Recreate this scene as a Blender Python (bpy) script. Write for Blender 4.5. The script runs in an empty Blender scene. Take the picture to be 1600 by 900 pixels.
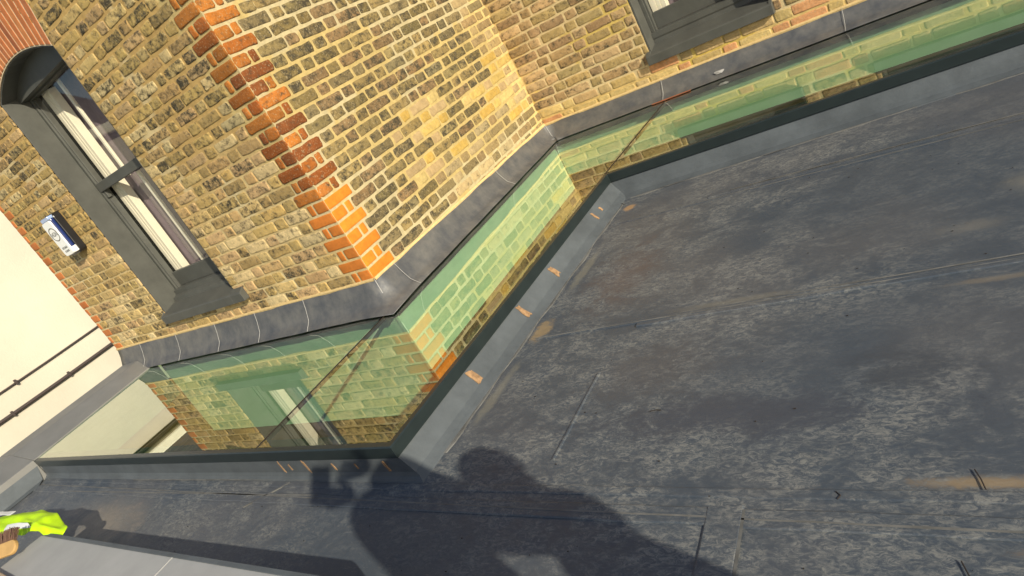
import bpy, bmesh, math, random
from mathutils import Vector, Matrix, noise
random.seed(7)
S = 1.13            # scene unit -> metres
sc = bpy.context.scene
col = sc.collection

# ------------------------------------------------------------------ camera, sky, sun, exposure
RIGHT = Vector((0.75964293, 0.45449291, -0.46516536))
DOWN = Vector((-0.16851103, -0.55327896, -0.81577351))
FWD = Vector((-0.62812948, 0.69808208, -0.34370738))
CAM = Vector((0, 0, 1.0))
cd = bpy.data.cameras.new('camera'); cam = bpy.data.objects.new('camera', cd); col.objects.link(cam)
cam.matrix_world = Matrix(((RIGHT.x, -DOWN.x, -FWD.x, CAM.x*S), (RIGHT.y, -DOWN.y, -FWD.y, CAM.y*S),
                           (RIGHT.z, -DOWN.z, -FWD.z, CAM.z*S), (0, 0, 0, 1)))
cd.sensor_width = 36; cd.lens = 1083.05/1600*36; cd.clip_start = 0.03; cd.clip_end = 3000
sc.camera = cam
SUN = Vector((-1, .46, -.52)).normalized()
w = bpy.data.worlds.new("World"); sc.world = w; w.use_nodes = True
sky = w.node_tree.nodes.new('ShaderNodeTexSky'); sky.sky_type = 'NISHITA'; sky.sun_disc = False
sky.sun_elevation = math.asin(-SUN.z); sky.sun_rotation = math.atan2(-SUN.x, -SUN.y)
w.node_tree.links.new(sky.outputs[0], w.node_tree.nodes['Background'].inputs[0])
w.node_tree.nodes['Background'].inputs[1].default_value = 0.115
sl = bpy.data.lights.new('sun', 'SUN'); sl.energy = 5.0; sl.angle = math.radians(0.55); sl.color = (1, .92, .75)
so = bpy.data.objects.new('sun', sl); col.objects.link(so); so.rotation_euler = SUN.to_track_quat('-Z', 'Y').to_euler()
vs = sc.view_settings; vs.view_transform = 'Standard'; vs.look = 'None'; vs.gamma = 1; vs.exposure = 0.27
vs.use_curve_mapping = False
sc.cycles.max_bounces = 10; sc.cycles.transparent_max_bounces = 16

# ------------------------------------------------------------------ materials
def mat(name, color=(.5, .5, .5), rough=.7, spec=.5, metal=0.0, var=0.0, scale=8.0, bump=0.0, bscale=60.0, attr=False, col2=None, soot=False, sheen=None):
    m = bpy.data.materials.new(name); m.use_nodes = True; nt = m.node_tree; N = nt.nodes; L = nt.links
    b = N['Principled BSDF']; b.inputs['Roughness'].default_value = rough; b.inputs['Metallic'].default_value = metal
    b.inputs['Specular IOR Level'].default_value = spec
    g = N.new('ShaderNodeNewGeometry'); base = None
    if attr:
        a = N.new('ShaderNodeVertexColor'); a.layer_name = 'col'; base = a.outputs['Color']; alpha = a.outputs['Alpha']
    else:
        r = N.new('ShaderNodeRGB'); r.outputs[0].default_value = (*color, 1); base = r.outputs[0]
    if var > 0 or col2:
        n = N.new('ShaderNodeTexNoise'); n.inputs['Scale'].default_value = scale; n.inputs['Detail'].default_value = 8; n.inputs['Roughness'].default_value = .65
        L.new(g.outputs['Position'], n.inputs['Vector'])
        mx = N.new('ShaderNodeMix'); mx.data_type = 'RGBA'; L.new(base, mx.inputs['A'])
        cr = N.new('ShaderNodeMapRange'); cr.inputs[1].default_value = .35; cr.inputs[2].default_value = .65
        L.new(n.outputs['Fac'], cr.inputs[0]); L.new(cr.outputs[0], mx.inputs['Factor'])
        if col2: mx.inputs['B'].default_value = (*col2, 1)
        else:
            h = N.new('ShaderNodeHueSaturation'); h.inputs['Value'].default_value = 1-var; L.new(base, h.inputs['Color']); L.new(h.outputs[0], mx.inputs['B'])
        base = mx.outputs['Result']
    if soot:   # black crust and pale scratches of weathered brick, strength per brick in the attribute's alpha
        n = N.new('ShaderNodeTexNoise'); n.inputs['Scale'].default_value = 20; n.inputs['Detail'].default_value = 12; n.inputs['Roughness'].default_value = .72
        mp = N.new('ShaderNodeMapping'); mp.inputs['Scale'].default_value = (1, 1, 1.35); L.new(g.outputs['Position'], mp.inputs[0]); L.new(mp.outputs[0], n.inputs['Vector'])
        th = N.new('ShaderNodeMath'); th.operation = 'SUBTRACT'; th.inputs[0].default_value = .74; L.new(alpha, th.inputs[1])   # higher alpha -> more soot
        mr = N.new('ShaderNodeMapRange'); L.new(n.outputs['Fac'], mr.inputs[0]); L.new(th.outputs[0], mr.inputs[1])
        ad = N.new('ShaderNodeMath'); ad.operation = 'ADD'; ad.inputs[1].default_value = .16; L.new(th.outputs[0], ad.inputs[0]); L.new(ad.outputs[0], mr.inputs[2])
        mx = N.new('ShaderNodeMix'); mx.data_type = 'RGBA'; L.new(mr.outputs[0], mx.inputs['Factor']); L.new(base, mx.inputs['A']); mx.inputs['B'].default_value = (.058, .048, .030, 1)
        n2 = N.new('ShaderNodeTexNoise'); n2.inputs['Scale'].default_value = 95; n2.inputs['Detail'].default_value = 5; L.new(g.outputs['Position'], n2.inputs['Vector'])
        mr2 = N.new('ShaderNodeMapRange'); mr2.inputs[1].default_value = .55; mr2.inputs[2].default_value = .72; mr2.inputs[4].default_value = .55; L.new(n2.outputs['Fac'], mr2.inputs[0])
        mx2 = N.new('ShaderNodeMix'); mx2.data_type = 'RGBA'; L.new(mr2.outputs[0], mx2.inputs['Factor']); L.new(mx.outputs['Result'], mx2.inputs['A']); mx2.inputs['B'].default_value = (.42, .34, .20, 1)
        base = mx2.outputs['Result']
    L.new(base, b.inputs['Base Color'])
    if bump > 0:
        n = N.new('ShaderNodeTexNoise'); n.inputs['Scale'].default_value = bscale; n.inputs['Detail'].default_value = 8; n.inputs['Roughness'].default_value = .7
        L.new(g.outputs['Position'], n.inputs['Vector'])
        bp = N.new('ShaderNodeBump'); bp.inputs['Strength'].default_value = 1; bp.inputs['Distance'].default_value = bump
        L.new(n.outputs['Fac'], bp.inputs['Height']); L.new(bp.outputs[0], b.inputs['Normal'])
    return m

M = {}
def warm(c, k=1.0): return (c[0]*1.0*k, c[1]*.985*k, c[2]*.80*k)
M['brick'] = mat('weathered_brick', attr=True, rough=.9, spec=.2, var=.30, scale=25, bump=.006, bscale=60, soot=True)
M['redbrick'] = mat('red_rubber_brick', attr=True, rough=.85, spec=.25, var=.25, scale=22, bump=.001, bscale=90)
M['mortar'] = mat('mortar', attr=True, rough=.95, spec=.1, var=.22, scale=30, bump=.003, bscale=110)
M['lead'] = mat('lead_sheet', (.078, .082, .09), rough=.5, spec=.5, metal=.25, col2=(.15, .145, .135), scale=9, bump=.004, bscale=22)
M['sealant'] = mat('white_sealant', (.34, .33, .31), rough=.6)
M['greypaint'] = mat('dark_grey_gloss_paint', (.086, .086, .074), rough=.5, spec=.35, var=.25, scale=6, bump=.0006, bscale=40)
M['cream'] = mat('cream_painted_joinery', (.86, .80, .60), rough=.5, var=.08)
M['render'] = mat('cream_render', (.62, .56, .44), rough=.9, var=.14, scale=.5, bump=.004, bscale=25)
M['cable'] = mat('dark_cable', (.05, .035, .03), rough=.6)
M['slate'] = mat('dark_ribbed_slate', (.06, .045, .042), rough=.7, var=.3)
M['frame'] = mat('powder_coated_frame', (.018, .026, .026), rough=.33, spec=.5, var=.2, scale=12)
M['frit'] = mat('black_frit', (.006, .006, .007), rough=.15)
M['joint'] = mat('brown_black_silicone', (.022, .014, .009), rough=.5)
M['lining'] = mat('pale_lining_board', (.84, .84, .78), rough=.8, var=.06)
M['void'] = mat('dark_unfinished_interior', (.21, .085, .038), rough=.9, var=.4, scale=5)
M['blackwood'] = mat('interior_floor', (.04, .03, .025), rough=.6)
M['curtain'] = mat('mauve_net_curtain', (.20, .155, .165), rough=.9, var=.15)
M['upstand'] = mat('grey_rubber_upstand', (.098, .110, .118), rough=.55, spec=.25, var=.3, scale=5, bump=.002, bscale=22)
M['kerbrub'] = mat('smooth_grey_rubber', (.36, .355, .34), rough=.55, spec=.4, var=.14, scale=4, bump=.0008, bscale=25)
M['tanpatch'] = mat('dried_tan_adhesive', (.38, .225, .11), rough=.9, var=.5, scale=45)
M['hiviz'] = mat('hi_vis_yellow', (.55, .86, .0), rough=.75, var=.12, scale=30, bump=.001, bscale=50)
M['reflect'] = mat('silver_reflective_tape', (.72, .72, .70), rough=.4, var=.1)
M['wood'] = mat('pale_beech', (.46, .28, .10), rough=.6, var=.2, scale=18)
M['oldwood'] = mat('weathered_timber', (.42, .31, .2), rough=.8, var=.3, scale=14)
M['bristle'] = mat('brown_bristle', (.10, .05, .03), rough=.8)
M['white'] = mat('white_plastic', (.80, .80, .77), rough=.35)
M['blue'] = mat('navy_plastic', (.010, .025, .12), rough=.3)
M['paleblue'] = mat('pale_blue_lens', (.28, .38, .60), rough=.15)
M['blackp'] = mat('black_plastic', (.012, .012, .014), rough=.35)
M['skin'] = mat('skin', (.48, .29, .2), rough=.6)
M['jacket'] = mat('navy_jacket', (.03, .035, .05), rough=.9, bump=.003, bscale=25)
M['trousers'] = mat('grey_trousers', (.07, .07, .075), rough=.9)
M['hair'] = mat('dark_hair', (.03, .02, .012), rough=.7)
M['grass'] = mat('garden_ground', (.08, .09, .05), rough=1, var=.4, scale=2)
M['twig'] = mat('dry_twig', (.025, .018, .014), rough=.9)
M['copper'] = mat('orange_red_copper', (.32, .11, .05), rough=.6, var=.3)

def glass_mat(name, tint, refl):
    m = bpy.data.materials.new(name); m.use_nodes = True; nt = m.node_tree; N = nt.nodes; L = nt.links
    N.remove(N['Principled BSDF']); out = N['Material Output']
    t = N.new('ShaderNodeBsdfTransparent'); t.inputs[0].default_value = (*tint, 1)
    g = N.new('ShaderNodeBsdfGlossy'); g.inputs['Roughness'].default_value = 0.0; g.inputs[0].default_value = (.97, 1, .96, 1)
    ge = N.new('ShaderNodeNewGeometry'); dt = N.new('ShaderNodeVectorMath'); dt.operation = 'DOT_PRODUCT'; L.new(ge.outputs['Normal'], dt.inputs[0]); L.new(ge.outputs['Incoming'], dt.inputs[1])
    ab_ = N.new('ShaderNodeMath'); ab_.operation = 'ABSOLUTE'; L.new(dt.outputs['Value'], ab_.inputs[0])
    om = N.new('ShaderNodeMath'); om.operation = 'SUBTRACT'; om.inputs[0].default_value = 1; L.new(ab_.outputs[0], om.inputs[1])
    pw = N.new('ShaderNodeMath'); pw.operation = 'POWER'; L.new(om.outputs[0], pw.inputs[0]); pw.inputs[1].default_value = 5
    f = N.new('ShaderNodeMath'); f.operation = 'MULTIPLY_ADD'; L.new(pw.outputs[0], f.inputs[0]); f.inputs[1].default_value = 1-refl; f.inputs[2].default_value = refl
    mx = N.new('ShaderNodeMixShader'); L.new(f.outputs[0], mx.inputs[0]); L.new(t.outputs[0], mx.inputs[1]); L.new(g.outputs[0], mx.inputs[2])
    if name.startswith('green'):     # light film of dust and water marks
        n = N.new('ShaderNodeTexNoise'); n.inputs['Scale'].default_value = 7; n.inputs['Detail'].default_value = 8; L.new(ge.outputs['Position'], n.inputs['Vector'])
        mr = N.new('ShaderNodeMapRange'); mr.inputs[1].default_value = .45; mr.inputs[2].default_value = .75; mr.inputs[3].default_value = .0; mr.inputs[4].default_value = .05; L.new(n.outputs['Fac'], mr.inputs[0])
        df = N.new('ShaderNodeBsdfDiffuse'); df.inputs[0].default_value = (.5, .47, .4, 1); m2 = N.new('ShaderNodeMixShader'); L.new(mr.outputs[0], m2.inputs[0]); L.new(mx.outputs[0], m2.inputs[1]); L.new(df.outputs[0], m2.inputs[2]); mx = m2
    L.new(mx.outputs[0], out.inputs[0]); return m
M['roofglass'] = glass_mat('green_solar_glass', (.66, .92, .665), .34)
M['winglass'] = glass_mat('window_glass', (.96, .95, .95), .06)

# membrane: dark rubber, dusty patches, purple-brown and tan dried stains, one painted tan sheen
def membrane():
    m = bpy.data.materials.new('dusty_rubber_membrane'); m.use_nodes = True; nt = m.node_tree; N = nt.nodes; L = nt.links; b = N['Principled BSDF']
    g = N.new('ShaderNodeNewGeometry'); P = g.outputs['Position']
    def nz(scale, detail=8, rough=.65, stretch=(1, 1, 1), rot=0.0, dist=0.0, off=(0, 0, 0)):
        mp = N.new('ShaderNodeMapping'); mp.inputs['Scale'].default_value = stretch; mp.inputs['Rotation'].default_value = (0, 0, rot); mp.inputs['Location'].default_value = off
        L.new(P, mp.inputs[0]); n = N.new('ShaderNodeTexNoise'); n.inputs['Scale'].default_value = scale; n.inputs['Detail'].default_value = detail
        n.inputs['Roughness'].default_value = rough; n.inputs['Distortion'].default_value = dist; L.new(mp.outputs[0], n.inputs['Vector']); return n.outputs['Fac']
    def rng(x, a, c, lo=0.0, hi=1.0):
        r = N.new('ShaderNodeMapRange'); r.interpolation_type = 'SMOOTHSTEP'; L.new(x, r.inputs[0]); r.inputs[1].default_value = a; r.inputs[2].default_value = c
        r.inputs[3].default_value = lo; r.inputs[4].default_value = hi; return r.outputs[0]
    def op(o, x, y):
        n = N.new('ShaderNodeMath'); n.operation = o
        for i, v in enumerate((x, y)):
            if isinstance(v, (int, float)): n.inputs[i].default_value = v
            else: L.new(v, n.inputs[i])
        return n.outputs[0]
    def mix(f, a, c):
        n = N.new('ShaderNodeMix'); n.data_type = 'RGBA'; L.new(f, n.inputs['Factor'])
        for k, v in (('A', a), ('B', c)):
            if isinstance(v, tuple): n.inputs[k].default_value = (*v, 1)
            else: L.new(v, n.inputs[k])
        return n.outputs['Result']
    sep = N.new('ShaderNodeSeparateXYZ'); L.new(P, sep.inputs[0]); X, Y = sep.outputs[0], sep.outputs[1]
    big = nz(1.1, 3, .5); mid = nz(4.5, 10, .72, (1, 1.5, 1), .5, .6); fine = nz(34, 12, .85, (1, 2.0, 1), .35, 1.0)
    base = mix(rng(big, .4, .62), (.056, .070, .088), (.080, .086, .096))
    # dust: broken by brushed streaks
    d = op('MULTIPLY', rng(mid, .38, .60), rng(fine, .44, .60))
    d = op('MULTIPLY', d, rng(nz(.9, 2, .5, off=(3, 1, 0)), .34, .52, .35, 1))
    base = mix(op('MULTIPLY', d, .8), base, (.25, .245, .22))
    for (rt, th_, a_, of) in ((.5, .66, .5, 0), (-.35, .68, .4, 4), (1.2, .69, .35, 9)):
        base = mix(op('MULTIPLY', rng(nz(16, 6, .6, (1, 9, 1), rt, .4, (of, of, 0)), th_, th_+.06), a_), base, (.21, .205, .19))
    speck = nz(120, 4, .7); base = mix(rng(speck, .64, .74, 0, .5), base, (.22, .2, .17))
    def spot(cx, cy, rx, ry, soft=.5, th=.5):       # own shape for each stain and the painted sheen, noise-broken edge (metres)
        dx = op('DIVIDE', op('SUBTRACT', X, cx*S), rx*S); dy = op('DIVIDE', op('SUBTRACT', Y, cy*S), ry*S)
        r = op('SQRT', op('ADD', op('MULTIPLY', dx, dx), op('MULTIPLY', dy, dy)), 0)
        r = op('ADD', r, op('MULTIPLY', op('SUBTRACT', mid, .5), 2.6)); r = op('ADD', r, op('MULTIPLY', op('SUBTRACT', fine, .5), 2.2))
        return rng(r, 1.0, 1.0-soft)
    for (cx, cy, rx, ry, c, a, soft) in [
            (-1.42, 2.18, .20, .32, (.105, .080, .074), .6, .9), (-1.05, 1.55, .3, .2, (.095, .085, .082), .4, .9),
            (-.20, 1.085, .17, .022, (.30, .215, .12), .7, .8), (-.16, 1.765, .16, .016, (.30, .23, .14), .28, .8),
            (-.06, 2.26, .09, .10, (.25, .225, .17), .4, 1.0),
            (-.85, 1.86, .25, .02, (.26, .23, .16), .25, .8), (-.05, .93, .12, .02, (.33, .22, .11), .5, .5),
            (-.22, 2.05, .12, .05, (.22, .20, .165), .35, .95),
            (-3.75, .80, .55, .16, (.25, .205, .155), .6, .9), (-1.66, 2.90, .04, .04, (.4, .24, .11), .8, .5),  # first entry: sheen on the left deck painted in as tan colour
            (-1.66, 1.86, .05, .09, (.34, .24, .12), .7, .6), 
            (-1.66, 2.35, .03, .25, (.26, .24, .18), .45, .7), (-1.66, 1.5, .03, .2, (.26, .24, .18), .45, .7),
            (-.75, 1.30, .5, .12, (.055, .06, .075), .7, .8), (-.35, 1.42, .16, .12, (.05, .056, .066), .6, .8)]:
        base = mix(op('MULTIPLY', spot(cx, cy, rx, ry, soft), a), base, c)
    L.new(base, b.inputs['Base Color'])
    L.new(rng(mid, .3, .7, .40, .62), b.inputs['Roughness']); b.inputs['Specular IOR Level'].default_value = .45
    h = op('ADD', op('MULTIPLY', nz(14, 6, .6, (1, 1.8, 1), .6), .6), op('MULTIPLY', fine, .35))
    h = op('ADD', h, op('MULTIPLY', nz(3.2, 2, .5), 1.8))
    bp = N.new('ShaderNodeBump'); bp.inputs['Strength'].default_value = 1; bp.inputs['Distance'].default_value = .0035; L.new(h, bp.inputs['Height']); L.new(bp.outputs[0], b.inputs['Normal'])
    return m
M['membrane'] = membrane()

# ------------------------------------------------------------------ mesh helpers (all input in scene units, scaled by S)
class MB:
    def __init__(s): s.v = []; s.f = []; s.c = []
    def add(s, vs, fs, c=None):
        o = len(s.v); s.v += [tuple(x) for x in vs]; s.f += [tuple(i+o for i in f) for f in fs]
        s.c += [c if c else (.5, .5, .5, 1)]*len(vs); return s
    def box(s, a, b, c=None):
        x0, y0, z0 = a; x1, y1, z1 = b
        return s.add([(x0, y0, z0), (x1, y0, z0), (x1, y1, z0), (x0, y1, z0), (x0, y0, z1), (x1, y0, z1), (x1, y1, z1), (x0, y1, z1)],
                     [(0, 3, 2, 1), (4, 5, 6, 7), (0, 1, 5, 4), (1, 2, 6, 5), (2, 3, 7, 6), (3, 0, 4, 7)], c)
    def prism(s, poly, z0, z1, c=None):
        n = len(poly)
        return s.add([(x, y, z0) for x, y in poly]+[(x, y, z1) for x, y in poly],
                     [tuple(range(n-1, -1, -1)), tuple(range(n, 2*n))]+[(i, (i+1) % n, n+(i+1) % n, n+i) for i in range(n)], c)
    def extr(s, prof, P0, d0, U, V, W, c=None):      # profile (u,v) in plane U,V extruded by W
        n = len(prof); a = [P0+U*u+V*v for u, v in prof]; b = [p+W for p in a]
        return s.add(a+b, [tuple(range(n)), tuple(range(2*n-1, n-1, -1))]+[(i, n+i, n+(i+1) % n, (i+1) % n) for i in range(n)], c)
    def tube(s, pts, r, n=8, c=None):
        pts = [Vector(p) for p in pts]; vs = []; fs = []
        for i, p in enumerate(pts):
            t = (pts[min(i+1, len(pts)-1)]-pts[max(i-1, 0)]).normalized(); a = t.orthogonal().normalized() if abs(t.z) > .9 else t.cross(Vector((0, 0, 1))).normalized(); b = t.cross(a)
            rr = r[i] if isinstance(r, (list, tuple)) else r
            for k in range(n): vs.append(p+(a*math.cos(2*math.pi*k/n)+b*math.sin(2*math.pi*k/n))*rr)
        for i in range(len(pts)-1):
            for k in range(n): fs.append((i*n+k, i*n+(k+1) % n, (i+1)*n+(k+1) % n, (i+1)*n+k))
        fs += [tuple(range(n-1, -1, -1)), tuple(range((len(pts)-1)*n, len(pts)*n))]
        return s.add(vs, fs, c)
    def build(s, name, m, parent=None, smooth=False, bevel=0, label=None, attr=False, fixn=True):
        me = bpy.data.meshes.new(name); me.from_pydata([(x*S, y*S, z*S) for x, y, z in s.v], [], s.f)
        if attr:
            ca = me.color_attributes.new('col', 'FLOAT_COLOR', 'POINT'); ca.data.foreach_set('color', [x for c in s.c for x in c])
        if fixn:
            bm = bmesh.new(); bm.from_mesh(me); bmesh.ops.recalc_face_normals(bm, faces=bm.faces); bm.to_mesh(me); bm.free()
        if smooth:
            for p in me.polygons: p.use_smooth = True
        me.materials.append(M[m] if isinstance(m, str) else m)
        o = bpy.data.objects.new(name, me); col.objects.link(o)
        if bevel:
            bv = o.modifiers.new('bevel', 'BEVEL'); bv.width = bevel*S; bv.segments = 2; bv.limit_method = 'ANGLE'; bv.angle_limit = math.radians(35)
        if parent: attach(o, parent)
        if label: o['label'] = label
        return o
def attach(o, parent):
    o.parent = parent; t = Vector((0, 0, 0)); p = parent
    while p: t += p.location; p = p.parent
    if parent.type == 'EMPTY': o.matrix_parent_inverse = Matrix.Translation(-t)
def thing(name, label, cat, loc=(0, 0, 0), group=None):
    o = bpy.data.objects.new(name, None); col.objects.link(o); o.location = Vector(loc)*S; o.empty_display_size = .1
    o['label'] = label; o['category'] = cat
    if group: o['group'] = group
    return o
def tag(o, label, cat, group=None):
    o['label'] = label; o['category'] = cat
    if group: o['group'] = group
    return o
def struct(o, label=None, cat=None):
    o['kind'] = 'structure'
    if label: o['label'] = label
    if cat: o['category'] = cat
    return o

ZR = -.133
K1 = Vector((-2.69, 2.13, 0)); K2 = Vector((-2.80, 4.30, 0))       # wall corners
XA = -5.87
TOP = 2.75

# ------------------------------------------------------------------ ground, sky surroundings
g = MB(); g.add([(-400, -400, -5), (400, -400, -5), (400, 400, -5), (-400, 400, -5)], [(0, 1, 2, 3)])
struct(g.build('ground', 'grass', fixn=False), 'garden ground far below the roof', 'ground')

# ------------------------------------------------------------------ roof deck (one sheet, grid with slight undulation)
def frame_edge(x):      # y of rooflight's outer edge for given x (lower boundary of glass)
    return 1.11 if x < -1.804 else None
deck = MB()
F0, F1, F2, F3 = Vector((-5.28, 1.112)), Vector((-1.804, 1.116)), Vector((-1.834, 3.126)), Vector((2.6, 3.418))
FP = [F0, F1, F2, F3]
def seg_out(i):
    d = (FP[i+1]-FP[i]).normalized(); return Vector((d.y, -d.x))
def offp(i, d):     # mitred offset of frame path vertex i, outward (towards the deck); d may differ per segment
    dd = d if isinstance(d, tuple) else (d, d, d)
    if i == 0: return FP[0]+seg_out(0)*dd[0]
    if i == 3: return FP[3]+seg_out(2)*dd[2]
    a, b = seg_out(i-1), seg_out(i); k = a.dot(b); da, db = dd[i-1], dd[i]; q = 1-k*k
    return FP[i]+a*((da-k*db)/q)+b*((db-k*da)/q)
o = (.02, .09, .09)
P0, P1, P2, P3 = [offp(i, o) for i in range(4)]
top = [(-5.52, -3.0), (2.6, -3.0), (P3.x, P3.y), (P2.x, P2.y), (P1.x, P1.y), (-5.52, P0.y)]
deck.prism(top, ZR-.22, ZR)
dk = struct(deck.build('flat_roof_deck', 'membrane'), 'dusty dark grey rubber membrane covering the flat roof', 'roof')

def strip(a, b, wd, th, name, m='membrane', parent=dk, seed=0, z=ZR, wob=.0025, label=None):
    a = Vector((a[0], a[1], 0)); b = Vector((b[0], b[1], 0)); d = (b-a); L = d.length; d.normalize(); nrm = Vector((-d.y, d.x, 0)); n = max(2, int(L/.05)); vs = []; fs = []
    for i in range(n+1):
        p = a+d*(L*i/n)
        w1 = wd/2+wob*noise.noise(Vector((i*.31, seed, 0)))*2; w2 = wd/2+wob*noise.noise(Vector((i*.31, seed, 5)))*2
        for s_, q in ((-w2, z-.003), (-w2, z+th*.6), (-w2+.004, z+th), (w1-.004, z+th), (w1, z+th*.6), (w1, z-.003)): vs.append((p.x+nrm.x*s_, p.y+nrm.y*s_, q))
    for i in range(n):
        for k in range(5): fs.append((i*6+k, i*6+k+1, (i+1)*6+k+1, (i+1)*6+k))
    fs += [tuple(range(6)), tuple(range(n*6+5, n*6-1, -1))]
    mb = MB(); mb.add(vs, fs); return mb.build(name, m, parent, label=label)
TH = .0038
M['dust'] = mat('pale_dust_line', (.18, .175, .16), rough=.8, var=.5, scale=9)
for i, (a, b, wd) in enumerate([((-5.2, 1.013), (2.5, .949), .0028), ((-3.9, 1.062), (-1.75, 1.078), .0022), ((-1.68, 2.738), (2.5, 2.634), .0028), ((-1.1, 2.775), (2.5, 2.712), .002),
        ((-1.66, 1.815), (2.5, 1.862), .0028), ((-1.05, 1.835), (2.5, 1.905), .0022), ((-.635, 1.00), (-.596, .62), .0016), ((-2.45, 1.06), (-2.62, .93), .002), ((-4.6, .97), (-2.2, 1.0), .0018)]):
    strip(a, b, wd, .0045, 'dust_line', 'dust', seed=30+i, wob=.0012)
for i, (a, b, wd) in enumerate([((-1.705, 1.2), (-1.728, 2.98), .016), ((-1.70, 3.026), (1.5, 3.26), .010)]):
    strip(a, b, wd, .0025, 'dirt_line', 'dust', seed=50+i, wob=.010)
strip((-5.2, .985), (2.5, .975), .052, TH, 'seam_strip', seed=1)
strip((-5.2, 1.055), (2.5, 1.045), .030, TH*.7, 'seam_strip', seed=2)
strip((-1.69, 1.822), (2.5, 1.862), .028, TH, 'seam_strip', seed=3)
strip((-1.2, 1.80), (2.5, 1.885), .022, TH*1.6, 'seam_strip', seed=4)
strip((-1.70, 2.742), (2.5, 2.645), .020, TH, 'seam_strip', seed=5)
strip((-1.2, 2.76), (2.5, 2.70), .024, TH*.8, 'seam_strip', seed=15)
strip((-1.235, 1.16), (-1.248, 1.55), .012, TH*.8, 'seam_strip', seed=6)
strip((-.680, 1.008), (-.640, .60), .085, TH*1.3, 'membrane_patch', seed=7)
strip((-3.42, 1.03), (-3.30, .78), .03, TH*.8, 'membrane_patch', seed=9)

# ------------------------------------------------------------------ rooflight: upstand, frame, panes
rl = thing('rooflight', 'long green tinted glass rooflight stepping round the brick wall in a dark grey frame', 'rooflight', (-1.8, 1.116, ZR))
def sweep(prof, name, m, parent, closed=False, smooth=False, bevel=0, jitter=0):
    mb = MB(); rows = []
    for i in range(3):
        segs = max(1, int((FP[i+1]-FP[i]).length/.12)) if jitter else 1
        for k in range(segs):
            rows.append((i, k/segs))
    rows.append((2, 1.0)); vs = []; fs = []; n = len(prof)
    for (i, t) in rows:
        for (d, z) in prof:
            p = offp(i, d).lerp(offp(i+1, d), t); j = jitter*noise.noise(Vector((p.x*3, p.y*3, z*20)))
            vs.append((p.x+j, p.y-j, z+j*.5))
    for r in range(len(rows)-1):
        for k in range(n if closed else n-1): fs.append((r*n+k, r*n+(k+1) % n, (r+1)*n+(k+1) % n, (r+1)*n+k))
    if closed: fs += [tuple(range(n)), tuple(range(len(rows)*n-1, (len(rows)-1)*n-1, -1))]
    mb.add(vs, fs); return mb.build(name, m, parent, smooth=smooth, bevel=bevel)
up = sweep([(-.06, -.046), (.012, -.046), (.018, -.05), ((.021, .045, .032), -.085), ((.024, .062, .040), -.108), ((.032, .082, .060), ZR+.012), ((.045, .097, .088), ZR+.0035), ((.05, .100, .100), ZR+.0012), ((.052, .102, .102), ZR-.004), (-.06, ZR-.004)], 'upstand', 'upstand', rl, closed=True, jitter=.0025)
sweep([(-.06, -.16), (-.06, -.014), (.0, -.014), (.0, .0015), (.021, .0015), (.025, -.003), (.026, -.045), (.02, -.0455), (-.03, -.0455), (-.03, -.16)], 'frame', 'frame', rl, closed=True)
J1a, J1b = Vector((-2.6255, 1.112)), Vector((-2.664, 2.12)); J2b = Vector((-1.832, 4.29))
paneA = [(-5.27, 1.113), (J1a.x, J1a.y+.001), (J1b.x-.02, J1b.y), (-5.37, 2.122)]
paneB = [(J1a.x, J1a.y+.001), (F1.x-.001, F1.y), (F2.x-.001, F2.y), (J2b.x, J2b.y), (-2.79, 4.29), (-2.684, 2.14), (J1b.x, J1b.y)]
paneC = [(F2.x, F2.y+.001), (2.59, 3.417), (2.59, 4.29), (J2b.x, J2b.y)]
def inset(poly, g=.0015):
    cx = sum(p[0] for p in poly)/len(poly); cy = sum(p[1] for p in poly)/len(poly); return poly
for poly, lab in ((paneA, None), (paneB, None), (paneC, None)):
    pn = MB(); n = len(poly)
    pn.add([(x, y, 0) for x, y in poly], [tuple(range(n))]); pn.build('glass_pane', 'roofglass', rl, fixn=False)
    pb = MB(); pb.add([(x, y, -.016) for x, y in poly], [tuple(range(n))])
def bar(a, b, wd, z0, z1, name, m, parent):
    a = Vector(a); b = Vector(b); d = (b-a).normalized(); nn = Vector((-d.y, d.x))*wd/2
    mb = MB(); mb.prism([(a+nn)[:], (b+nn)[:], (b-nn)[:], (a-nn)[:]], z0, z1); return mb.build(name, m, parent)
for a, b in ((J1a, J1b), (F2, J2b)):
    bar(a[:2], b[:2], .0085, -.018, .0015, 'glass_joint', 'joint', rl)
pA0_ = (-5.36, 2.123)
# black edge band under the glass
def band(i, d0, d1, z, name):
    a0, a1, b0, b1 = offp(i, d0), offp(i+1, d0), offp(i, d1), offp(i+1, d1); mb = MB(); mb.prism([a0[:], a1[:], b1[:], b0[:]], z-.002, z); return mb.build(name, 'frit', rl)
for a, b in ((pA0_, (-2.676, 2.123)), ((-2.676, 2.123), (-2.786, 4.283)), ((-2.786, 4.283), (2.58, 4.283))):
    av = Vector(a); bv_ = Vector(b); d = (bv_-av).normalized(); n_ = Vector((-d.y, d.x)); mb = MB(); mb.prism([a, b, (bv_-n_*.012)[:], (av-n_*.012)[:]], -.055, -.003); mb.build('lip_shade_strip', 'frame', rl)  # dark strip stands in for the lead lip's shade along the lining top
band(2, -.0605, -.002, -.0035, 'edge_band'); band(1, -.012, -.002, -.0035, 'edge_band'); band(0, -.008, -.002, -.0035, 'edge_band')

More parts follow.
